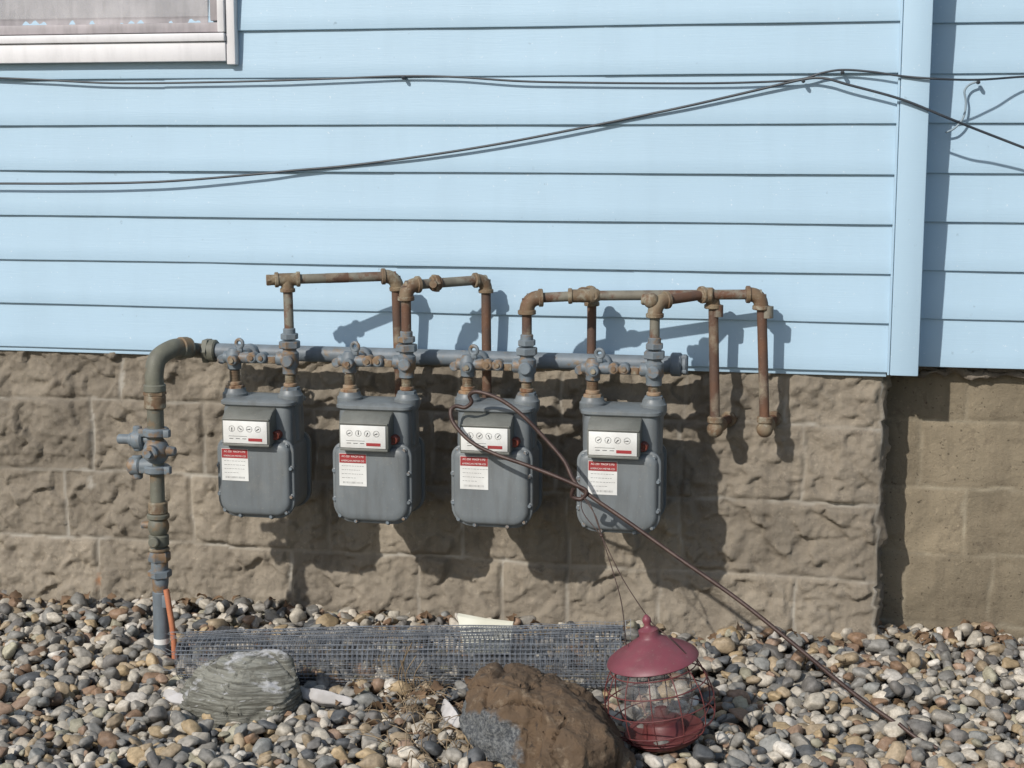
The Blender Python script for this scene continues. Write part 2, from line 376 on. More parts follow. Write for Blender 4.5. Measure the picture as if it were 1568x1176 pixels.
# window
wA=W(360,98,.05); xr=wA.x; zb_=W(300,94,.05).z; zk=2.45; xl=xr-1.12
p=Part('window_casing',m_frame,house,30)
p.box((xr-.0125,-.033,(zb_-.006+zk)/2),(.025,.03,zk-zb_+.012),.003)
p.box((xl+.0125,-.033,(zb_-.006+zk)/2),(.025,.03,zk-zb_+.012),.003)
p.box(((xl+xr)/2,-.034,zb_+.026),(xr-xl-.052,.036,.052),.003)
p.box(((xl+xr)/2,-.038,zb_+.064),(xr-xl-.052,.044,.022),.003)
p.box(((xl+xr)/2,-.033,zk-.0125),(xr-xl-.052,.03,.025),.003)
p.box((xr-.036,-.038,(zb_+.076+zk-.026)/2),(.020,.04,zk-zb_-.104),.003)
p.box((xl+.036,-.038,(zb_+.076+zk-.026)/2),(.020,.04,zk-zb_-.104),.003)
p.build()
p=Part('window_sash',m_sash,house,30)
zz=zb_+.077
p.box(((xl+xr)/2,-.028,zz+.014),(xr-xl-.096,.03,.026),.003)
p.box((xr-.060,-.028,(zz+.03+zk-.03)/2),(.024,.03,zk-zz-.062),.003)
p.box((xl+.060,-.028,(zz+.03+zk-.03)/2),(.024,.03,zk-zz-.062),.003)
p.box(((xl+xr)/2,-.028,zk-.045),(xr-xl-.15,.03,.03),.003)
p.build()
m_gl,nt,b=newmat('window_glass'); b.inputs['Base Color'].default_value=(.75,.78,.8,1); b.inputs['Roughness'].default_value=.03; b.inputs['Alpha'].default_value=.10; b.inputs['Specular IOR Level'].default_value=.3
p=Part('window_glass',m_gl,house); p.box(((xl+xr)/2,-.030,(zz+zk)/2),(xr-xl-.146,.003,zk-zz-.09),0); p.build()
p=Part('window_curtain',m_curt,house,80)
nn=160
a0=xl+.08;a1=xr-.085
V=[];Fs=[]
for i in range(nn+1):
    x=a0+(a1-a0)*i/nn; yy=-.0245+.0012*math.sin(i*.37+math.sin(i*.13)*2)+.0005*math.sin(i*1.3)
    V+=[(x,yy,zz+.02),(x,yy,zk-.05)]
    if i: Fs.append([2*i-2,2*i,2*i+1,2*i-1])
p.add(V,Fs); p.build()
# ------------------------------------------------------------------ cables on the wall
def cable(name,spec,r,mat=m_cable):
    p=Part(name,mat,None,80); p.tube(smooth([W(u,v,d) for u,v,d in spec],8),r,8); return p
c=cable('wall_cable',[(-60,117,.033),(60,122,.034),(160,127,.035),(260,127,.036),(400,124,.037),(520,120,.036),(618,116.5,.034),(700,118,.036),(800,124.5,.038),(930,127,.036),(1080,127.5,.036),(1180,125,.036),(1228,121,.040),(1258,112,.042),(1290,107,.042),(1335,110,.044),(1385,117,.046),(1440,121,.046),(1500,122,.0),(1575,117,-.06),(1700,112,-.06)],.0028); c.build()
c=cable('sagging_cable',[(-80,281,.05),(0,281,.05),(120,281,.050),(250,278,.048),(390,267,.042),(450,261,.036),(530,254,.033),(640,240,.038),(760,221,.038),(880,198,.036),(945,185,.034),(1050,163,.036),(1150,140,.036),(1228,122,.040),(1262,120,.048),(1300,130,.052),(1380,152,.052),(1450,180,.045),(1500,200,.02),(1575,229,.0),(1720,285,.0)],.0033); c.build()
c=cable('drop_cable',[(1499,124,-.075),(1484,130,-.075),(1477,140,-.072),(1479,158,-.072),(1475,180,-.07),(1462,196,-.07),(1448,203,-.075)],.0028,m_cablew); c.build()
p=Part('cable_clips',m_cable,None)
for u,v,d in((618,119,.036),(1230,124,.046),(1290,111,.044),(1498,126,-.07)):
    q=W(u,v,d); p.cyl(q+Vector((0,.014,0)),q+Vector((0,-.007,0)),.0050,n=10,bev=.001); p.cyl(q+Vector((0,-.007,0)),q+Vector((0,-.010,-.001)),.003,n=8)
p.build()
# ------------------------------------------------------------------ GAS METERS
DC=.23
def rrect(w,zb0,zt0,rb,rt,n=7):
    pts=[]
    for cx,cz,r,a0 in((w/2-rb,zb0+rb,rb,-90),(w/2-rt,zt0-rt,rt,0),(-w/2+rt,zt0-rt,rt,90),(-w/2+rb,zb0+rb,rb,180)):
        for i in range(n+1):
            a=rad(a0+90*i/n); pts.append((cx+r*math.cos(a),cz+r*math.sin(a)))
    return pts
def insetloop(ins,y,w=.212,zb0=0,zt0=.212,rb=.05,rt=.032):
    return [Vector((x,y,z)) for x,z in rrect(w-2*ins,zb0+ins,zt0-ins,max(rb-ins,.004),max(rt-ins,.004))]
meters=[]
def text(name,s,size,loc,mat,parent,ext=.0002):
    cu=bpy.data.curves.new(name,'FONT'); cu.body=s; cu.size=size; cu.extrude=ext; cu.align_x='CENTER'; cu.align_y='CENTER'
    cu.materials.append(mat); o=bpy.data.objects.new(name,cu); o.location=loc; o.rotation_euler=(math.pi/2,0,0); link(o,parent); return o
def build_meter(i,u,v):
    q=W(u,v,DC+.088); org=Vector((q.x,-DC,q.z))
    g=group('gas_meter',org); T=lambda x,y,z: org+Vector((x,y,z))
    tr=lambda L:[org+pp for pp in L]
    p=Part('meter_body',m_meter,g,40)
    p.loft([tr(insetloop(.012,-.068,rb=.045)),tr(insetloop(.006,-.05)),tr(insetloop(.006,.05)),tr(insetloop(.012,.068))])
    L=[]
    for z,wx,wy in((.185,.096,.058),(.215,.097,.062),(.285,.095,.062),(.300,.092,.060)):
        L.append([T(x,y,z) for x,y in rrect(wx*2,-wy,wy,.022,.022,5)])
    p.loft(L)
    L=[]
    for z,wx,wy in((.298,.099,.066),(.301,.102,.069),(.308,.102,.069),(.312,.098,.065),(.316,.07,.05)):
        L.append([T(x,y,z) for x,y in rrect(wx*2,-wy,wy,.026,.026,5)])
    p.loft(L)
    for sx_ in(-1,1):
        p.lathe(T(sx_*.078,-.005,.0),Zv,[(.20,.024),(.29,.026),(.296,.031),(.305,.034),(.322,.034),(.326,.030),(.336,.027)],22)
    p.build()
    p=Part('front_cover',m_meter,g,50)
    p.loft([tr(insetloop(0,-.060)),tr(insetloop(-.001,-.062)),tr(insetloop(-.001,-.070)),tr(insetloop(.001,-.072)),tr(insetloop(.006,-.0725)),tr(insetloop(.008,-.080)),tr(insetloop(.011,-.085)),tr(insetloop(.017,-.088)),tr(insetloop(.03,-.0895))])
    p.loft([tr(insetloop(0,.060)),tr(insetloop(0,.072)),tr(insetloop(.008,.080)),tr(insetloop(.02,.088))])
    lug=[(-.09,.012),(.09,.012),(-.045,-.001),(.045,-.001),(.105,.055),(-.105,.055),(.105,.14),(-.105,.14),(.093,.2),(-.093,.2)]
    for x,z in lug:
        cx=x*.955; cz=z+.006 if z<.1 else z-.003
        p.cyl(T(cx,-.055,cz),T(cx,-.077,cz),.0078,n=12,bev=.0015)
    p.build()
    p=Part('cover_bolts',m_bluer,g)
    for x,z in lug:
        cx=x*.955; cz=z+.006 if z<.1 else z-.003
        hexnut(p,T(cx,-.080,cz),(0,-1,0),.005,.006)
    p.build()
    p=Part('index_housing',m_meterd,g,40)
    x0,x1=-.074,.057
    prof=[(-.058,.203),(-.112,.203),(-.1145,.206),(-.1145,.264),(-.112,.270),(-.106,.278),(-.092,.289),(-.075,.295),(-.058,.296)]
    def pl(x,s): 
        cy,cz=-.085,.248
        return [T(x,cy+(y-cy)*s,cz+(z-cz)*s) for y,z in prof]
    p.loft([pl(x0,.94),pl(x0+.003,1),pl(x1-.003,1),pl(x1,.94)])
    p.box(T((x0+x1)/2,-.105,.2025),(.128,.02,.007),.002)
    p.box(T((x0+x1)/2,-.1135,.2710),(.130,.006,.006),.002)
    p.build()
    p=Part('dial_plate',m_white,g); cx=(x0+x1)/2-.001
    p.box(T(cx,-.1155,.237),(.121,.003,.059),.001); p.build()
    p=Part('dials',m_black,g)
    for k in range(4):
        dx=cx-.036+.024*k
        p.torus(T(dx,-.1173,.246),(0,1,0),.0080,.00035,18,4)
        a=random.uniform(0,6.28); p.cyl(T(dx-.003*math.cos(a),-.1176,.246-.003*math.sin(a)),T(dx+.0068*math.cos(a),-.1176,.246+.0068*math.sin(a)),.0014,.0005,6)
        for q_ in range(10):
            aa=q_*.628; p.box(T(dx+.0062*math.cos(aa),-.1172,.246+.0062*math.sin(aa)),(.0009,.0004,.0009),0)
    for k in range(3):
        dx=cx-.038+.018*k; p.box(T(dx,-.1173,.220),(.011,.0006,.0013),0)
    p.box(T(cx-.02,-.1173,.2265),(.05,.0006,.0007),0)
    p.build()
    p=Part('dial_red_tag',m_red,g); p.box(T(cx+.028,-.1173,.2180),(.038,.0008,.0080),0); p.build()
    p=Part('test_plug',m_knob,g); p.cyl(T(.062,-.058,.225),T(.062,-.084,.225),.012,n=16,bev=.002); p.torus(T(.062,-.086,.225),(0,1,0),.009,.0024,16,6); p.build()
    lx,lz=-.050+.004*i,.144; p=Part('label_plate',m_white,g); p.box(T(lx,-.0901,lz),(.074,.0012,.086),0); p.build()
    p=Part('label_header',m_red,g); p.box(T(lx,-.0911,lz+.030),(.072,.0007,.024),0); p.build()
    text('label_text','AC-250  MAOP 5 PSI',.0068,T(lx,-.0916,lz+.035)-org,m_white,g)
    text('label_text_small','AMERICAN METER CO',.0062,T(lx,-.0916,lz+.0235)-org,m_white,g)
    p=Part('label_print',m_black,g)
    for k,wd in enumerate((.06,.05,.058,.036)):
        x_=lx-.03
        while x_<lx-.03+wd:
            l_=random.uniform(.003,.008); p.box(T(x_+l_/2,-.0909,lz+.010-.0105*k),(l_,.0003,.0007),0); x_+=l_+.002
    for k in range(16): p.box(T(lx-.026+.0034*k,-.0909,lz-.034),(random.choice((.0005,.0009)),.0003,.005),0)
    p.build()
    meters.append((g,T(-.078,-.005,.336),T(.078,-.005,.336)))
for i,(u,v) in enumerate(((390,794),(568,803),(751,809),(945,818))): build_meter(i,u,v)
# ------------------------------------------------------------------ manifold
DM=.13
mL=W(322,542,DM); mR=W(1042,553,DM); zM=(mL.z+mR.z)/2
man=group('gas_manifold',Vector(((mL.x+mR.x)/2,-DM,zM)))
pB=Part('manifold_pipe',m_blue,man); pB.cyl((mL.x,-DM,zM),(mR.x-.01,-DM,zM),.0215,n=28)
pE=Part('manifold_end_cap',m_blue,man); xx=mR.x
pE.cyl((xx-.025,-DM,zM),(xx+.004,-DM,zM),.031,n=24,bev=.004); pE.cyl((xx+.004,-DM,zM),(xx+.018,-DM,zM),.027,n=24,bev=.004)
for k in range(4):
    a=k*math.pi/2+.6; pE.box((xx+.011,-DM+math.cos(a)*.026,zM+math.sin(a)*.026),(.014,.01,.01),.002)
pE.build()
pV=Part('meter_bar_fittings',m_bluer,man,42); pN=Part('meter_swivel_nuts',m_nut,man,42); pR=Part('rusted_nipples',m_fit,man,42)
for g,ci,co in meters:
    zc=zM; yi=ci.y
    pV.cyl((ci.x+.012,-DM,zc),(ci.x+.012,yi,zc),.017,n=18)
    pB.cyl((ci.x+.012,-DM-.014,zc),(ci.x+.012,-DM-.04,zc),.026,n=20,bev=.003)
    pV.lathe((ci.x,yi,zc-.034),Zv,[(0,.014),(.004,.0185),(.018,.0185),(.024,.0225),(.044,.0225),(.052,.017),(.058,.014)],22)
    pV.cyl((ci.x-.030,yi,zc+.0),(ci.x+.045,yi,zc+.0),.0155,n=18,bev=.003)
    pV.cyl((ci.x+.006,yi-.036,zc-.004),(ci.x+.006,yi,zc-.004),.0135,n=16,bev=.002)
    pR.cyl((ci.x+.006,yi-.041,zc-.004),(ci.x+.006,yi-.034,zc-.004),.007,n=6)
    pV.torus((ci.x+.018,yi-.006,zc+.038),(.25,1,0),.0105,.0050,20,8)
    pV.box((ci.x+.018,yi-.004,zc+.022),(.016,.012,.014),.003)
    pV.cyl((ci.x-.034,yi-.01,zc-.006),(ci.x-.034,yi+.01,zc-.006),.0125,n=14,bev=.002)
    x1=ci.x+.045; x2=co.x-.02
    pV.box(((x1+x2)/2,yi,zc-.003),(x2-x1+.01,.018,.022),.004)
    for dx in(.055,.082):
        pV.cyl((ci.x+dx,yi+.012,zc+.002),(ci.x+dx,yi-.022,zc+.002),.0145,n=18,bev=.003)
        pR.cyl((ci.x+dx,yi-.023,zc+.002),(ci.x+dx,yi-.026,zc+.002),.0065,n=12)
    pR.box((ci.x+.108,yi-.009,zc-.004),(.022,.006,.018),.003)
    pV.lathe((co.x,yi,zc-.042),Zv,[(0,.015),(.003,.020),(.020,.020),(.026,.024),(.058,.024),(.064,.018),(.070,.018)],22)
    pV.cyl((co.x,yi-.030,zc-.004),(co.x,yi,zc-.004),.0165,n=18,bev=.003)
    pV.cyl((co.x-.036,yi,zc),(co.x,yi,zc),.0185,n=18,bev=.003)
    hexnut(pV,(co.x,yi,zc+.038),Zv,.0285,.020)
    hexnut(pV,(co.x,yi,zc+.060),Zv,.0235,.016)
    pV.cyl((co.x,yi,zc+.066),(co.x,yi,zc+.082),.0165,n=18,bev=.002)
    for cc,lo in((ci,zc-.034),(co,zc-.042)):
        pR.cyl((cc.x,yi,cc.z+.01),(cc.x,yi,lo+.002),.0125,n=16)
        z=cc.z+.006
        while z<lo-.004: pR.cyl((cc.x,yi,z),(cc.x,yi,z+.0022),.0142,n=16); z+=.0042
        hexnut(pN if cc is ci else pV,(cc.x,yi,cc.z+.002),Zv,.0255,.012)
        pN.cyl((cc.x,yi,cc.z+.008),(cc.x,yi,cc.z+.018),.0185,n=18,bev=.002)
pB.build();pV.build();pN.build();pR.build()
# ------------------------------------------------------------------ outlet pipework
out=group('gas_outlet_piping',Vector((man.location.x,-.2,zM+.2)))
pp=Part('outlet_pipes',m_pipe,out); pd=Part('drop_pipes',m_rust,out); pf=Part('pipe_fittings',m_fit,out,42)
r=.0128; yi=-DC-.005
def base(k): 
    co=meters[k][2]; return Vector((co.x,yi,zM+.08))
b0=base(0); t=W(443,428,-yi); t=Vector((b0.x-.002,yi,t.z)); pp.cyl(b0,t,r,n=18)
e=W(606,421,.12); e.z=t.z+.004; dv=(e-t).normalized()
tee(pf,t,dv,Vector((0,0,-1)),r)
pf.cyl(t-dv*.03,t-dv*.044,r*1.1,n=16); hexnut(pf,t-dv*.049,dv,r*1.25,.012)
pp.cyl(t,e,r,n=18)
pd.cyl(t+dv*.10,t+dv*.16,r*1.03,n=18)
elbow(pf,e,t-e,Vector((.1,.1,-1)),r*1.08); pd.cyl(e,(e.x+.006,-.105,.50),r,n=18); pd.cyl((e.x+.006,-.105,.5),(e.x+.006,0.01,.5),r)
b0=base(1); t=W(620,437,-yi); t=Vector((b0.x,yi,t.z)); e=W(744,428,.085)
pd.cyl(b0,t,r*1.02,n=18); elbow(pf,t,Vector((0,0,-1)),e-t,r*1.1); dv=(e-t).normalized()
pp.cyl(t,e,r,n=18); um=t+dv*.085
pf.cyl(um-dv*.014,um+dv*.014,r*1.5,n=18,bev=.003); hexnut(pf,um,dv,r*1.95,.012); pf.cyl(um,um+Vector((0,-.026,0)),r*.8,n=12)
elbow(pf,e,t-e,Vector((0,0,-1)),r); pd.cyl(e,(e.x+.003,e.y,.52),r,n=18); pd.cyl((e.x+.003,e.y,.52),(e.x+.003,.01,.52),r)
b0=base(2); t=W(812,457,-yi); t=Vector((b0.x,yi,t.z)); k1=W(890,453,.20); k2=W(1166,446,.108); k2.z=k1.z+.004
pd.cyl(b0,t,r,n=18); elbow(pf,t,Vector((0,0,-1)),k1-t,r*1.15)
pp.cyl(t,k1,r,n=18); tee(pf,k1,(k2-t),Vector((0,1,0)),r); k0=k1+(k2-t).normalized()*.034
pf.sphere(k0,.019); pf.cyl(k0,k0+Vector((0,-.018,0)),.013,n=16,bev=.003)
kd=Vector((k1.x+.012,-.10,k1.z)); pf.cyl(k1,kd,r*1.1); elbow(pf,kd,Vector((0,-1,0)),Vector((0,0,-1)),r); pd.cyl(kd,(kd.x,-.10,.5),r*.95,n=18); pd.cyl((kd.x,-.10,.5),(kd.x,.01,.5),r)
pp.cyl(k0,k2,r,n=18); elbow(pf,k2,k1-k2,Vector((0,0,-1)),r*1.1)
b0=base(3); t=W(1001,462,-yi); t=Vector((b0.x,yi,t.z)); e=W(1092,449,.118)
pp.cyl(b0,t,r,n=18); elbow(pf,t,Vector((0,0,-1)),e-t,r*1.12)
pf.sphere(t+Vector((-.010,-.003,.003)),.020); pf.cyl(t+Vector((-.012,0,.004)),t+Vector((-.034,0,.006)),.0145,n=16,bev=.003)
pd.cyl(t,e,r,n=18); elbow(pf,e,t-e,Vector((0,0,-1)),r*1.1)
um=k1+(k2-k1)*.69; pf.cyl(um-Vector((.02,0,0)),um+Vector((.02,0,0)),r*1.5,n=18,bev=.003)
for (tp,u,ux) in((e,1095,1118),(k2,1171,1186)):
    bt=W(u,655,-tp.y); x=tp.x; b2=Vector((bt.x,tp.y,bt.z))
    pd.cyl(tp,b2,r,n=18)
    pf.sphere(b2+Vector((0,-.002,-.004)),.0215); pf.cyl(b2+Vector((0,0,.012)),b2+Vector((0,0,.030)),r*1.6,n=18,bev=.003)
    wl=W(ux,640,0.0); wl.y=.01
    pf.cyl(b2,b2+(wl-b2)*.35,r*1.5,n=16); pd.cyl(b2,wl,r,n=16); pf.cyl(b2+(wl-b2)*.8,wl,r*1.7,n=16,bev=.003)
    pp.cyl((b2.x,b2.y,tp.z-.03),(b2.x,b2.y,tp.z-.06),r*1.15,n=16)
pp.build();pd.build();pf.build()
# ------------------------------------------------------------------ RISER with valve
DR=.45
def R(v,du=0):
    u=237+(v-600)*.028+du; return W(u,v,DR)
ris=group('gas_service_riser',R(1030))
pp=Part('riser_pipe',m_riser,ris); pf=Part('riser_fittings',m_riser,ris,42); pb=Part('riser_valve',m_bluer,ris,42); pr=Part('riser_couplings',m_fit,ris,42); pg=Part('riser_sleeve',m_blue,ris)
rr=.0185
C0=R(565)
S=W(322,541,DM); 
pts=[R(615),R(600),R(585),C0,C0+Vector((.012,.02,.035)),C0+Vector((.03,.06,.046)),C0*.55+S*.45+Vector((0,0,.022)),Vector((S.x-.05,-DM-.05,zM+.01)),Vector((S.x-.012,-DM,zM))]
pp.tube(smooth(pts,6),rr,18)
pf.tube(smooth([R(590),R(572),C0+Vector((.006,.012,.026)),C0+Vector((.028,.05,.046)),C0+Vector((.042,.085,.045))],6),rr*1.3,18)
pf.cyl(R(600),R(588),rr*1.55,n=20,bev=.003)
q0=C0+Vector((.038,.075,.046)); q1=C0+Vector((.05,.1,.044)); pf.cyl(q0,q1,rr*1.5,n=20,bev=.003)
pf.cyl((S.x-.012,-DM,zM),(S.x+.02,-DM,zM),.031,n=22,bev=.004); hexnut(pf,(S.x-.008,-DM,zM),(1,0,0),.036,.018)
a=Vector((S.x-.06,-DM-.06,zM+.012)); pf.cyl(a,a+Vector((.022,.024,0)),rr*1.5,n=20,bev=.003)
pp.cyl(R(600),R(925),rr,n=20)
pr.cyl(R(604),R(626),rr*1.5,n=20,bev=.004); hexnut(pr,R(602),Zv,rr*1.6,.010); pf.cyl(R(626),R(655),rr*1.15,n=18)
pb.cyl(R(655),R(668),.034,n=22,bev=.004); pb.cyl(R(712),R(724),.034,n=22,bev=.004)
pb.sphere(R(690),.034,(1,1,1.1),20); pb.cyl(R(690)+Vector((.0,-.045,0)),R(690),.02,n=18,bev=.004); hexnut(pb,R(690)+Vector((0,-.05,0)),(0,1,0),.011,.012)
pb.cyl(R(690),R(690)+Vector((.052,0,0)),.016,.012,n=14,bev=.002)
for sg in(-1,1):
    for vv in(662,718): pb.box(R(vv)+Vector((sg*.034,-.01,0)),(.018,.018,.02),.003)
c1=R(673,-18); pb.cyl(c1,R(673,-35),.026,n=22,bev=.005); pb.cyl(R(673,-8),R(672,-58),.013,n=16,bev=.003); pb.cyl(R(673,-32),R(673,-40),.018,n=16,bev=.002)
pb.cyl(R(712,0),R(713,-24),.020,n=20,bev=.004); pb.cyl(R(713,-22),R(714,-42),.024,n=22,bev=.006)
pb.cyl(R(697,-30),R(733,-30),.014,n=16,bev=.003); pb.cyl(R(652,-28),R(690,-28),.012,n=14,bev=.003)
pr.cyl(R(768),R(786),rr*1.35,n=20,bev=.003)
pf.cyl(R(786),R(794),.029,n=22,bev=.003); pf.sphere(R(806),.028,(1,1,1.1),18); pf.cyl(R(818),R(836),.026,n=22,bev=.004)
pb.cyl(R(804),R(804)+Vector((-.045,-.004,0)),.010,n=12,bev=.002); pf.cyl(R(826)+Vector((0,-.038,0)),R(826),.014,n=16,bev=.003)
hexnut(pb,R(852),Zv,.029,.026); pb.cyl(R(838),R(892),rr*1.2,n=20); hexnut(pb,R(878),Zv,.031,.02); pr.cyl(R(838),R(843),rr*1.45,n=20,bev=.002)
pb.cyl(R(892),R(912),rr*1.2,rr*.9,n=20)
pg.cyl(R(905),R(1085),.0205,n=22,bev=.002); pg.box(R(918)+Vector((.018,-.01,0)),(.02,.014,.035),.003)
for o in(pp,pf,pb,pr,pg): o.build()
p=Part('riser_tag',m_white,ris); p.cyl(R(976),R(984),.0212,n=22); p.build()
p=Part('locating_tube',m_orange,ris); p.tube(smooth([R(900,13)+Vector((0,-.016,0)),R(925,17)+Vector((0,-.018,0)),R(965,21)+Vector((0,-.014,0)),R(1005,22)+Vector((0,-.012,0)),R(1060,19)+Vector((0,-.008,0))],6),.0078,10); p.build()
# ------------------------------------------------------------------ GROUND + GRAVEL
random.seed(11)
def zg(x,y): 
    t=min(max((-x-1.1)/1.2,0),1); return -.03*t*t*(3-2*t)
p=Part('ground',m_grass_far,None,flat=True); p.add([(-150,-150,-.11),(150,-150,-.11),(150,150,-.11),(-150,150,-.11)],[[0,1,2,3]]); p.build()
GX0,GX1,GY0,GY1=-3.1,1.5,-1.75,.17
V=[];Fs=[];nx,ny=60,24
for i in range(nx+1):
    for j in range(ny+1):
        x=-4.6+(3.3+4.6)*i/nx; y=-2.2+(.17+2.2)*j/ny; e_=min(1,(y+2.2)/.3)
        V.append((x,y,-.105+e_*(.07+zg(x,y))))
for i in range(nx):
    for j in range(ny): a=i*(ny+1)+j; Fs.append([a,a+ny+1,a+ny+2,a+1])
p=Part('soil_bed',m_soil,None,80); p.add(V,Fs); p.build()
cell=.005
NXg=int((GX1-GX0)/cell);NYg=int((GY1-GY0)/cell)
xs=GX0+np.arange(NXg)*cell; ys=GY0+np.arange(NYg)*cell
t=np.clip((-xs-1.1)/1.2,0,1); base_=(-.03*t*t*(3-2*t))[:,None]+.010*np.sin(xs*3.1+1)[:,None]*np.cos(ys*4.3)[None,:]-.036
hf=base_.copy()
def ico(sub):
    bm=bmesh.new(); bmesh.ops.create_icosphere(bm,subdivisions=sub,radius=1); bm.verts.ensure_lookup_table()
    v=np.array([vv.co[:] for vv in bm.verts]); f=np.array([[q.index for q in ff.verts] for ff in bm.faces]); bm.free(); return v,f
iv3,if3=ico(3); iv2,if2=ico(2)
def variant(v):
    out=[]; 
    for k in range(14):
        s=np.array([noise.noise(Vector((p_[0]*1.1+k*9,p_[1]*1.1,p_[2]*1.1))) for p_ in v]); s2=np.array([noise.noise(Vector((p_[0]*2.3+k*9,p_[1]*2.3+4,p_[2]*2.3))) for p_ in v])
        w=v*(1+.34*s+.12*s2)[:,None]
        for _ in range(5):
            n_=np.random.randn(3); n_/=np.linalg.norm(n_); dd=w@n_; lim=.68; w=w-np.outer(np.clip(dd-lim,0,None)*.85,n_)
        out.append(w)
    return out
var3=variant(iv3);var2=variant(iv2)
pal=np.array([(.56,.515,.44),(.46,.425,.36),(.33,.31,.275),(.24,.235,.22),(.37,.295,.20),(.43,.33,.20),(.26,.17,.11),(.165,.158,.15),(.11,.117,.125),(.33,.23,.165),(.62,.59,.54),(.25,.255,.245),(.39,.37,.28)])
pw_=np.array([.11,.12,.14,.13,.10,.07,.05,.08,.06,.05,.04,.05,.04]); pw_/=pw_.sum()
VV=[];FF=[];CC=[];off=0;NST=20500
for k in range(NST):
    rr_=float(np.clip(np.exp(np.random.normal(math.log(.0148),.34)),.007,.029))
    if k>NST*.70: rr_*=.82
    best=None
    for _ in range(5):
        i=np.random.randint(4,NXg-4); j=np.random.randint(4,NYg-4)
        hh=hf[i,j]-base_[i,j]
        if best is None or hh<best[0]: best=(hh,i,j)
    _,i,j=best; w=max(1,int(rr_*.8/cell)); i0,i1=max(i-w,0),min(i+w+1,NXg); j0,j1=max(j-w,0),min(j+w+1,NYg)
    win=hf[i0:i1,j0:j1]; flat=random.uniform(.5,.82); rz=rr_*flat
    zc=.6*win.max()+.4*win.mean()+rz*.62
    if zc-base_[i,j]>.064: continue
    x=xs[i]+random.uniform(0,cell);y=ys[j]+random.uniform(0,cell)
    gx=(xs[i0:i1]-x)[:,None];gy=(ys[j0:j1]-y)[None,:]; q=1-(gx**2+gy**2)/rr_**2
    hf[i0:i1,j0:j1]=np.where(q>0,np.maximum(win,zc+rz*np.sqrt(np.clip(q,0,1))*.85),win)
    vis=(-2.55<x<.75 and y>-1.3)
    vi=random.randrange(14); src=(var3 if vis else var2)[vi]; fsrc=if3 if vis else if2
    a=random.uniform(0,6.28); el=random.uniform(.70,1.0)
    tl=Matrix.Rotation(a,3,'Z')@Matrix.Rotation(random.gauss(0,.42),3,'X')@Matrix.Rotation(random.gauss(0,.42),3,'Y')
    Mx=np.array(tl)@np.diag([rr_*1.18,rr_*el,rz])
    VV.append(src@Mx.T+np.array([x,y,zc])); FF.append(fsrc+off); off+=len(src)
    c_=pal[np.random.choice(len(pal),p=pw_)]*random.uniform(.75,1.12)
    CC.append(np.tile(np.append(c_,1),(len(src),1)))
VV=np.concatenate(VV).astype(np.float32);FF=np.concatenate(FF).astype(np.int32);CC=np.concatenate(CC).astype(np.float32)
me=bpy.data.meshes.new('gravel'); me.vertices.add(len(VV)); me.vertices.foreach_set('co',VV.ravel())
me.loops.add(len(FF)*3); me.loops.foreach_set('vertex_index',FF.ravel()); me.polygons.add(len(FF))
me.polygons.foreach_set('loop_start',np.arange(len(FF),dtype=np.int32)*3); me.polygons.foreach_set('use_smooth',np.ones(len(FF),dtype=bool))
ca=me.color_attributes.new('stone','FLOAT_COLOR','POINT'); ca.data.foreach_set('color',CC.ravel()); me.update(calc_edges=True); me.materials.append(m_grav)
link(bpy.data.objects.new('gravel',me))
def hgt(x,y):
    i=int((x-GX0)/cell);j=int((y-GY0)/cell)
    return float(hf[max(0,min(NXg-1,i)),max(0,min(NYg-1,j))])
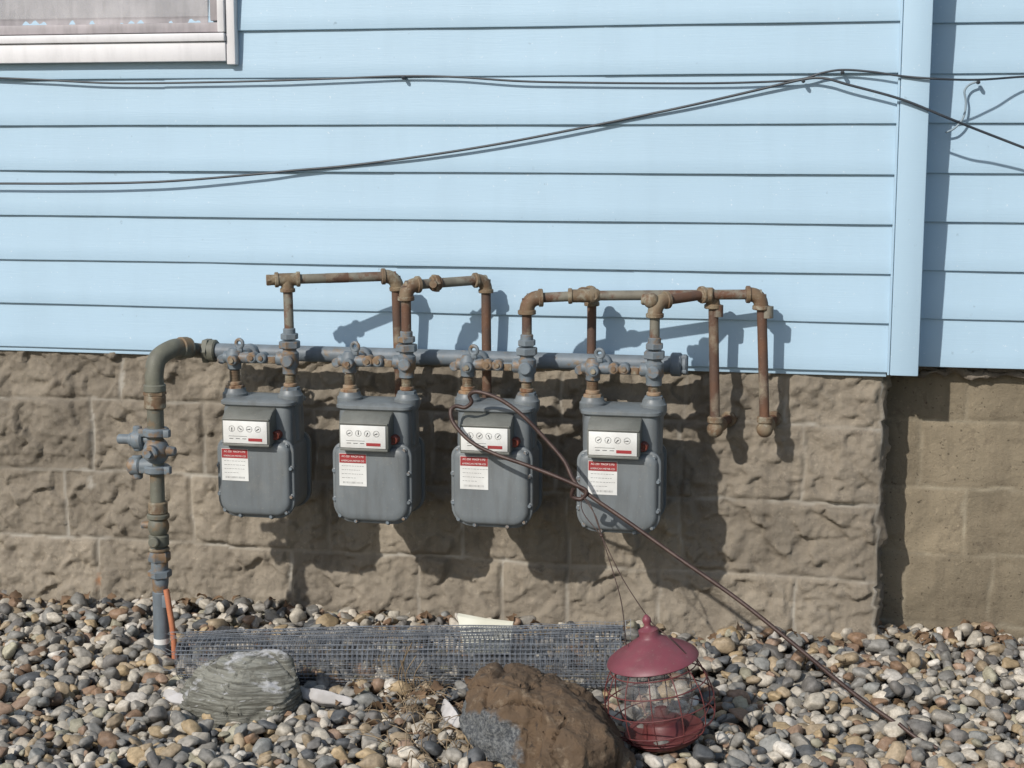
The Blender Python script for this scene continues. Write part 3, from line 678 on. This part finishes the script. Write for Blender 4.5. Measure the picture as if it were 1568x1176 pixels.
# ------------------------------------------------------------------ ROCKS
m_rk1,nt,b=newmat('layered_limestone')
vz=coords(nt,(2,2,34),False); v=coords(nt,(1,1,1),False)
col=mix(nt,ramp(nt,noi(nt,vz,4,6,.6,.3),.42,.56),(.27,.265,.225),(.12,.115,.092))
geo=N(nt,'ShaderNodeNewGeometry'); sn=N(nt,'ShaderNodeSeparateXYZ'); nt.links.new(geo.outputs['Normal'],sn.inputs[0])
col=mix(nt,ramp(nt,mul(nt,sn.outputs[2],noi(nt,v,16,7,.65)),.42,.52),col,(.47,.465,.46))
col=mix(nt,ramp(nt,noi(nt,v,30,6,.7),.56,.66),col,(.14,.135,.11))
nt.links.new(col,b.inputs['Base Color']); b.inputs['Roughness'].default_value=.9; bump(nt,b,noi(nt,vz,7,9,.7),.9,.010)
def rock(name,hulls,mats,amp=.012,layer=0,bev=.010):
    bmA=bmesh.new()
    for pts in hulls:
        bm=bmesh.new()
        for q in pts: bm.verts.new(q)
        r_=bmesh.ops.convex_hull(bm,input=bm.verts)
        bmesh.ops.delete(bm,geom=[g_ for g_ in r_['geom_interior'] if isinstance(g_,bmesh.types.BMVert)],context='VERTS')
        bmesh.ops.bevel(bm,geom=list(bm.edges),offset=bev,segments=2,profile=.5,affect='EDGES')
        bmesh.ops.triangulate(bm,faces=bm.faces)
        for _ in range(8):
            es=[e for e in bm.edges if e.calc_length()>(.007 if layer else .010)]
            if not es: break
            bmesh.ops.subdivide_edges(bm,edges=es,cuts=1); bmesh.ops.triangulate(bm,faces=[f for f in bm.faces if len(f.verts)>3])
            if len(bm.verts)>50000: break
        if layer:
            for _ in range(10): bmesh.ops.smooth_vert(bm,verts=bm.verts,factor=.5,use_axis_x=True,use_axis_y=True,use_axis_z=True)
        bm.normal_update()
        for vv in bm.verts:
            q=vv.co; n_=vv.normal.copy()
            h=amp*(noise.fractal(q*11,1,2,4)*.9)+amp*.35*noise.fractal(q*45,1,2,3)
            h+=amp*.2*(noise.cell(q*18)-.5)
            cr=abs(noise.noise(q*9+Vector((3,1,8)))); h-=amp*.9*max(0,1-cr*16)
            if layer:
                ph=(q.z*62+1.2*noise.noise(q*5)+.5*q.x)%1.0
                h+=layer*(min(1,ph*3)-.6)*2*(1-.7*abs(n_.z))
                h+=layer*.5*math.sin(q.z*700+4*noise.noise(q*7))*(1-abs(n_.z))
            vv.co=q+n_*h
        t_=bpy.data.meshes.new('tmp'); bm.to_mesh(t_); bm.free(); bmA.from_mesh(t_); bpy.data.meshes.remove(t_)
    me=bpy.data.meshes.new(name); bmA.to_mesh(me); bmA.free()
    for m_ in mats: me.materials.append(m_)
    me.polygons.foreach_set('use_smooth',[True]*len(me.polygons)); me.set_sharp_from_angle(angle=rad(50)); me.update()
    return link(bpy.data.objects.new(name,me))
c=G(362,1094,-.02); bx,by=c.x,c.y
K_=1.15
def rp(dx,dy,z): return Vector((bx+dx*K_,by+dy*K_,z*K_))
rock('limestone_rock',[[rp(-.140,.0,-.03),rp(-.12,-.05,-.04),rp(-.02,-.085,-.04),rp(.09,-.075,-.04),rp(.135,.0,-.03),rp(.12,.07,-.03),rp(-.1,.1,-.03),
 rp(-.130,.0,.028),rp(-.10,.03,.065),rp(-.05,.0,.086),rp(-.03,.05,.098),rp(.04,.0,.100),rp(.06,.06,.112),rp(.11,.04,.098),rp(.138,.01,.062),rp(.12,-.045,.045),rp(.02,-.078,.045),rp(-.08,-.06,.025),rp(.08,.10,.08),rp(-.05,.11,.06)]],[m_rk1],amp=.007,layer=.0022,bev=.006)
m_rk2,nt,b=newmat('brown_sandstone'); v=coords(nt,(1,1,1),False)
col=mix(nt,ramp(nt,noi(nt,v,7,8,.65,.5),.3,.7),(.155,.098,.054),(.088,.060,.038)); col=mix(nt,ramp(nt,noi(nt,v,24,7,.7),.55,.68),col,(.24,.18,.12)); col=mix(nt,ramp(nt,noi(nt,v,34,7,.7,.6),.60,.66),col,(.045,.034,.026))
g_=N(nt,'ShaderNodeTexCoord'); sx_=N(nt,'ShaderNodeSeparateXYZ'); nt.links.new(g_.outputs['Object'],sx_.inputs[0])
rc=G(835,1150,0); n1=noi(nt,v,10,5)
zm=mad(nt,sx_.outputs[2],-1.0,mad(nt,n1,.10,.115-.05)); xm=mad(nt,sx_.outputs[0],-1.0,mad(nt,n1,.12,rc.x-.012-.06))
msk=mul(nt,ramp(nt,zm,0,.008),ramp(nt,xm,0,.008))
grey=mix(nt,ramp(nt,noi(nt,v,130,5,.75),.42,.6),(.055,.060,.067),(.20,.205,.20))
col=mix(nt,msk,col,grey); nt.links.new(col,b.inputs['Base Color']); b.inputs['Roughness'].default_value=.85
bump(nt,b,noi(nt,v,40,9,.75),1.0,.009)
rock('sandstone_boulder',[
 [W(736,1026,.86),W(774,1010,.84),W(812,1013,.84),W(834,1030,.86),W(708,1068,.92),W(704,1118,.97),W(728,1166,1.03),W(812,1190,1.10),W(726,1072,.99),W(748,1046,.96),W(800,1056,1.00),W(838,1085,1.03),W(842,1150,1.08),W(800,1110,1.06),W(755,1100,1.05),
  W(735,1060,.68),W(820,1060,.66),W(820,1180,.80)],
 [W(806,1024,.84),W(850,1036,.84),W(890,1054,.84),W(925,1080,.84),W(960,1130,.90),W(970,1165,.98),W(955,1190,1.04),W(812,1195,1.10),W(880,1200,1.15),W(822,1064,.98),W(862,1056,.96),W(900,1088,1.02),W(935,1132,1.06),W(834,1095,1.06),W(828,1150,1.11),W(900,1150,1.12),
  W(840,1080,.66),W(900,1080,.66),W(950,1130,.72)]],[m_rk2],amp=.016,bev=.007)
def chip(name,u0,v0,u1,v1,th,mat):
    a=G(u0,v0,.02);b_=G(u1,v1,.015);d=(b_-a);n_=Vector((-d.y,d.x,0)).normalized()*.022
    pts=[a-n_*.4,a+n_*.5,a+Vector((0,0,th)),b_-n_*.5,b_+n_*.4,b_+Vector((0,0,th*.6)),(a+b_)/2-n_,(a+b_)/2+n_,(a+b_)/2+Vector((0,0,th*1.1)),(a+b_)/2-Vector((0,0,.02))]
    return rock(name,[pts],[mat],amp=.004,bev=.003)
m_chip=M('pale_stone',(.50,.48,.47),(.36,.34,.32),20,.8,0,.4,60)
chip('pale_stone_slab',455,1064,540,1078,.024,m_chip); chip('pale_stone_slab',250,1066,290,1076,.022,m_chip); chip('pale_stone_slab',680,1086,706,1114,.03,m_chip)
# ------------------------------------------------------------------ WIRE MESH ROLL
A=W(283,1006,.56); B=W(955,1006,.50)
p=Part('wire_mesh_roll',m_galv,None,80)
L=(B-A).length; ax=(B-A).normalized(); ex=Vector((ax.y,-ax.x,0)).normalized(); ez=ax.cross(ex)
if ez.z<0: ez=-ez
step=.0127; RO=.083; nl=int(L/step); turns=2.5; nth=int(turns*2*math.pi*(RO-.012)/step)
def mp(i,j):
    th=j/nth*turns*2*math.pi+.6; s=i*step
    rr_=RO-.020*j/nth+.006*noise.noise(Vector((s*5,th,1)))+.007*noise.noise(Vector((s*1.5,2,0)))
    rr_*=.84+.16*min(1,s/.45)
    q=A+ax*s+(ex*math.cos(th)*1.05+ez*math.sin(th)*.92)*rr_
    return q+Vector((noise.noise(Vector((s*9,th*2,5)))*.0035,0,0))
for j in range(nth+1): p.tube([mp(i,j) for i in range(0,nl+1)],.0008,3)
for i in range(nl+1): p.tube([mp(i,j) for j in range(nth+1)],.0008,3)
f0=W(800,975,.44); f1=W(965,968,.42)
for i in range(26):
    q=f0.lerp(f1,i/25); p.tube([q+Vector((0,0,-.06)),q+Vector((.003*math.sin(i),.012,.026+.004*math.sin(i*.8)))],.0007,3)
for j in range(7):
    zz_=-.05+j*.0127; p.tube([f0.lerp(f1,i/12)+Vector((0,.012*(j/6),zz_+.003*math.sin(i*1.1))) for i in range(13)],.0007,3)
for k in range(20):
    q=mp(0,int(k*nth/20)); p.tube(smooth([q,q-ax*random.uniform(.01,.03)+Vector((0,random.uniform(-.01,.01),random.uniform(-.008,.01))),q-ax*random.uniform(.02,.05)+Vector((0,random.uniform(-.02,.02),random.uniform(-.02,.02)))],3),.0007,3)
p.build()
p=Part('cream_foam_board',m_paper,None,40)
c4=[W(712,1000,.40),W(780,1000,.40),W(785,956,.36),W(742,951,.355),W(700,943,.355)]
p.loft([c4,[q+Vector((0,.012,.004)) for q in c4]]); p.build()
# ------------------------------------------------------------------ SHEPHERD HOOK
hk=[(1412,1140,.71),(1398,1126,.665),(1310,1064,.62),(1215,986,.575),(1130,918,.53),(1040,855,.49),(960,798,.455),(905,760,.435),(880,738,.425),(864,706,.41),(835,672,.395),(800,636,.385),(770,614,.375),(745,603,.37),(727,600,.365),(719,606,.36),(722,616,.36),(712,624,.36),(698,622,.36),(690,630,.37),(696,650,.38),(722,677,.395),(760,696,.41),(800,710,.42),(845,727,.43),(880,742,.437),(898,752,.44),(890,764,.44),(876,760,.44),(878,748,.445)]
p=Part('shepherd_hook',m_hook,None,80); p.tube(smooth([W(*q) for q in hk],8),.0052,10)
f0=W(1405,1130,.69); p.tube(smooth([W(1376,1108,.68),W(1404,1130,.70),W(1436,1146,.72)],5),.0045,8); p.tube([f0,W(1412,1172,.74)],.0045,8)
p.build()
# ------------------------------------------------------------------ RED LANTERN
gb=G(1018,1126,.02); lan=group('red_hanging_lantern',gb)
Tm=Matrix.Rotation(rad(-9),3,'Y')@Matrix.Rotation(rad(3),3,'X')
axl=Tm@Vector((0,0,1))
def LT(x,y,z): return gb+Tm@Vector((x,y,z))
def lring(pt,z,R_,r_): pt.tube([LT(R_*math.cos(t_),R_*math.sin(t_),z) for t_ in [2*math.pi*i/40 for i in range(40)]],r_,6,True)
p=Part('lantern_roof',m_lred,lan,55)
p.lathe(LT(0,0,0),axl,[(.188,.02),(.184,.094),(.178,.099),(.181,.1025),(.188,.099),(.198,.085),(.213,.058),(.226,.036),(.232,.026),(.236,.022),(.250,.022),(.253,.017),(.256,.009),(.262,.007),(.270,.010),(.276,.009),(.284,.003)],40)
p.build()
p=Part('lantern_base',m_lred2,lan,50)
p.lathe(LT(0,0,0),axl,[(-.012,.045),(-.010,.070),(.000,.083),(.012,.088),(.016,.087),(.012,.080),(.008,.05),(.020,.045),(.036,.043),(.040,.038)],36); p.build()
p=Part('lantern_cage',m_lred2,lan,80)
prof=[(.012,.088),(.022,.106),(.045,.118),(.080,.122),(.115,.118),(.145,.107),(.165,.096),(.180,.088)]
for z,R_ in((.010,.090),(.040,.117),(.085,.122),(.130,.113),(.165,.097)): lring(p,z,R_,.0015)
for k in range(12):
    a=2*math.pi*k/12; p.tube(smooth([LT(R_*math.cos(a),R_*math.sin(a),z) for z,R_ in prof],3),.0014,6)
p.build()
m_g2,nt,b=newmat('lantern_glass'); b.inputs['Base Color'].default_value=(.30,.29,.29,1); b.inputs['Roughness'].default_value=.06; b.inputs['Alpha'].default_value=.22; b.inputs['Specular IOR Level'].default_value=1.0; b.inputs['Coat Weight'].default_value=1.0; b.inputs['Coat Roughness'].default_value=.05
p=Part('lantern_globe',m_g2,lan,80)
p.lathe(LT(0,0,0),axl,[(.034,.036),(.044,.052),(.060,.068),(.084,.079),(.108,.083),(.130,.080),(.150,.071),(.166,.058),(.182,.048)],40,cap=False); p.build()
p=Part('lantern_burner',m_lred2,lan,50); p.lathe(LT(0,0,0),axl,[(.03,.03),(.045,.03),(.05,.016),(.066,.014),(.068,.004)],20); p.build()
p=Part('hanger_wires',m_hook,lan,80)
hp=W(890,757,.44); kn=W(921,820,.47)
for pts in([hp,W(893,785,.45),kn],[hp,W(912,790,.46),kn],[hp,W(905,775,.45),kn],[kn,W(940,880,.55),W(952,925,.62),LT(-.05,-.02,.225)],[kn,W(950,880,.56),W(978,925,.64),LT(.012,0,.262)],[LT(.012,0,.262),LT(.05,-.03,.235),LT(.085,-.03,.19)]):
    p.tube(smooth(pts,5),.0012,5)
p.sphere(kn,.005,n=10); p.build()
# ------------------------------------------------------------------ dry weeds, leaves
p=Part('dry_weeds',m_twig,None,80)
for (u,v,n_,sp) in((655,1110,60,.09),(640,1075,30,.06),(700,1160,30,.08),(620,1150,14,.08)):
    c=G(u,v,.0)
    for k in range(n_):
        b0=c+Vector((random.gauss(0,sp*.7),random.gauss(0,sp*.45),0)); b0.z=hgt(b0.x,b0.y)-.005
        a=random.uniform(0,6.28); h=random.uniform(.01,.05); l=random.uniform(.03,.11)
        d=Vector((math.cos(a),math.sin(a),0))
        p.tube(smooth([b0,b0+d*l*.4+Vector((0,0,h)),b0+d*l+Vector((0,0,h*random.uniform(.1,1.2)))],3),[.0011]*6+[.0005],4)
for k in range(6):
    b0=W(630+random.uniform(-8,12),1062,.66); b0.z=-.01
    p.tube(smooth([b0,b0+Vector((random.uniform(-.02,.01),-.01,.07)),b0+Vector((random.uniform(-.04,.04),-.02,random.uniform(.1,.16)))],4),.0012,4)
p.build()
p=Part('dead_leaves',m_leaf,None,80)
def leaf(c,s):
    a=random.uniform(0,6.28); Rm=Matrix.Rotation(a,3,'Z')@Matrix.Rotation(random.gauss(0,.5),3,'X')@Matrix.Rotation(random.gauss(0,.4),3,'Y')
    V=[];n_=6
    for i in range(n_+1):
        t_=i/n_; w=math.sin(math.pi*min(1,t_*1.02+.02))**.8*.35*(1+.25*math.sin(t_*17)) if 0<t_<.97 else .01
        cz=.25*math.sin(t_*3)*random.uniform(.6,1.3)
        V+= [c+Rm@(Vector(((t_-.5),-w,cz+.18*w))*s),c+Rm@(Vector(((t_-.5),0,cz-.06))*s),c+Rm@(Vector(((t_-.5),w,cz+.2*w))*s)]
    Fs=[]
    for i in range(n_):
        for j in range(2): a_=i*3+j; Fs.append([a_,a_+1,a_+4,a_+3])
    p.add(V,Fs)
for k in range(260):
    mode=random.random()
    if mode<.42: x=random.uniform(XC+.0,1.1); y=random.uniform(-.05,.13)
    elif mode<.68: x=random.uniform(-2.4,XC); y=-abs(random.gauss(0,.04))-.03
    elif mode<.86: q=G(random.gauss(650,60),random.gauss(1090,22)); x,y=q.x,q.y
    else: x=random.uniform(-2.3,.6); y=random.uniform(-1.1,-.05)
    leaf(Vector((x,y,hgt(x,y)+.004)),random.uniform(.018,.042))
p.build()
# ------------------------------------------------------------------ LIGHT
sd=Vector((.48,1,-.75)).normalized()
ld=bpy.data.lights.new('sun','SUN'); ld.energy=3.75; ld.angle=rad(.8); ld.color=(1,.96,.90)
lo=bpy.data.objects.new('sun',ld); lo.rotation_euler=sd.to_track_quat('-Z','Y').to_euler(); lo.location=(-2,-5,5); COL.objects.link(lo)
wd=bpy.data.worlds.new('World'); scene.world=wd; wd.use_nodes=True; nt=wd.node_tree
sk=nt.nodes.new('ShaderNodeTexSky'); sk.sky_type='NISHITA'; sk.sun_disc=False
sk.sun_elevation=math.asin(-sd.z); sk.sun_rotation=math.atan2(-sd.x,-sd.y)%(2*math.pi)
nt.links.new(sk.outputs[0],nt.nodes['Background'].inputs[0]); nt.nodes['Background'].inputs[1].default_value=.112
scene.view_settings.view_transform='Standard'; scene.view_settings.look='None'; scene.view_settings.exposure=0
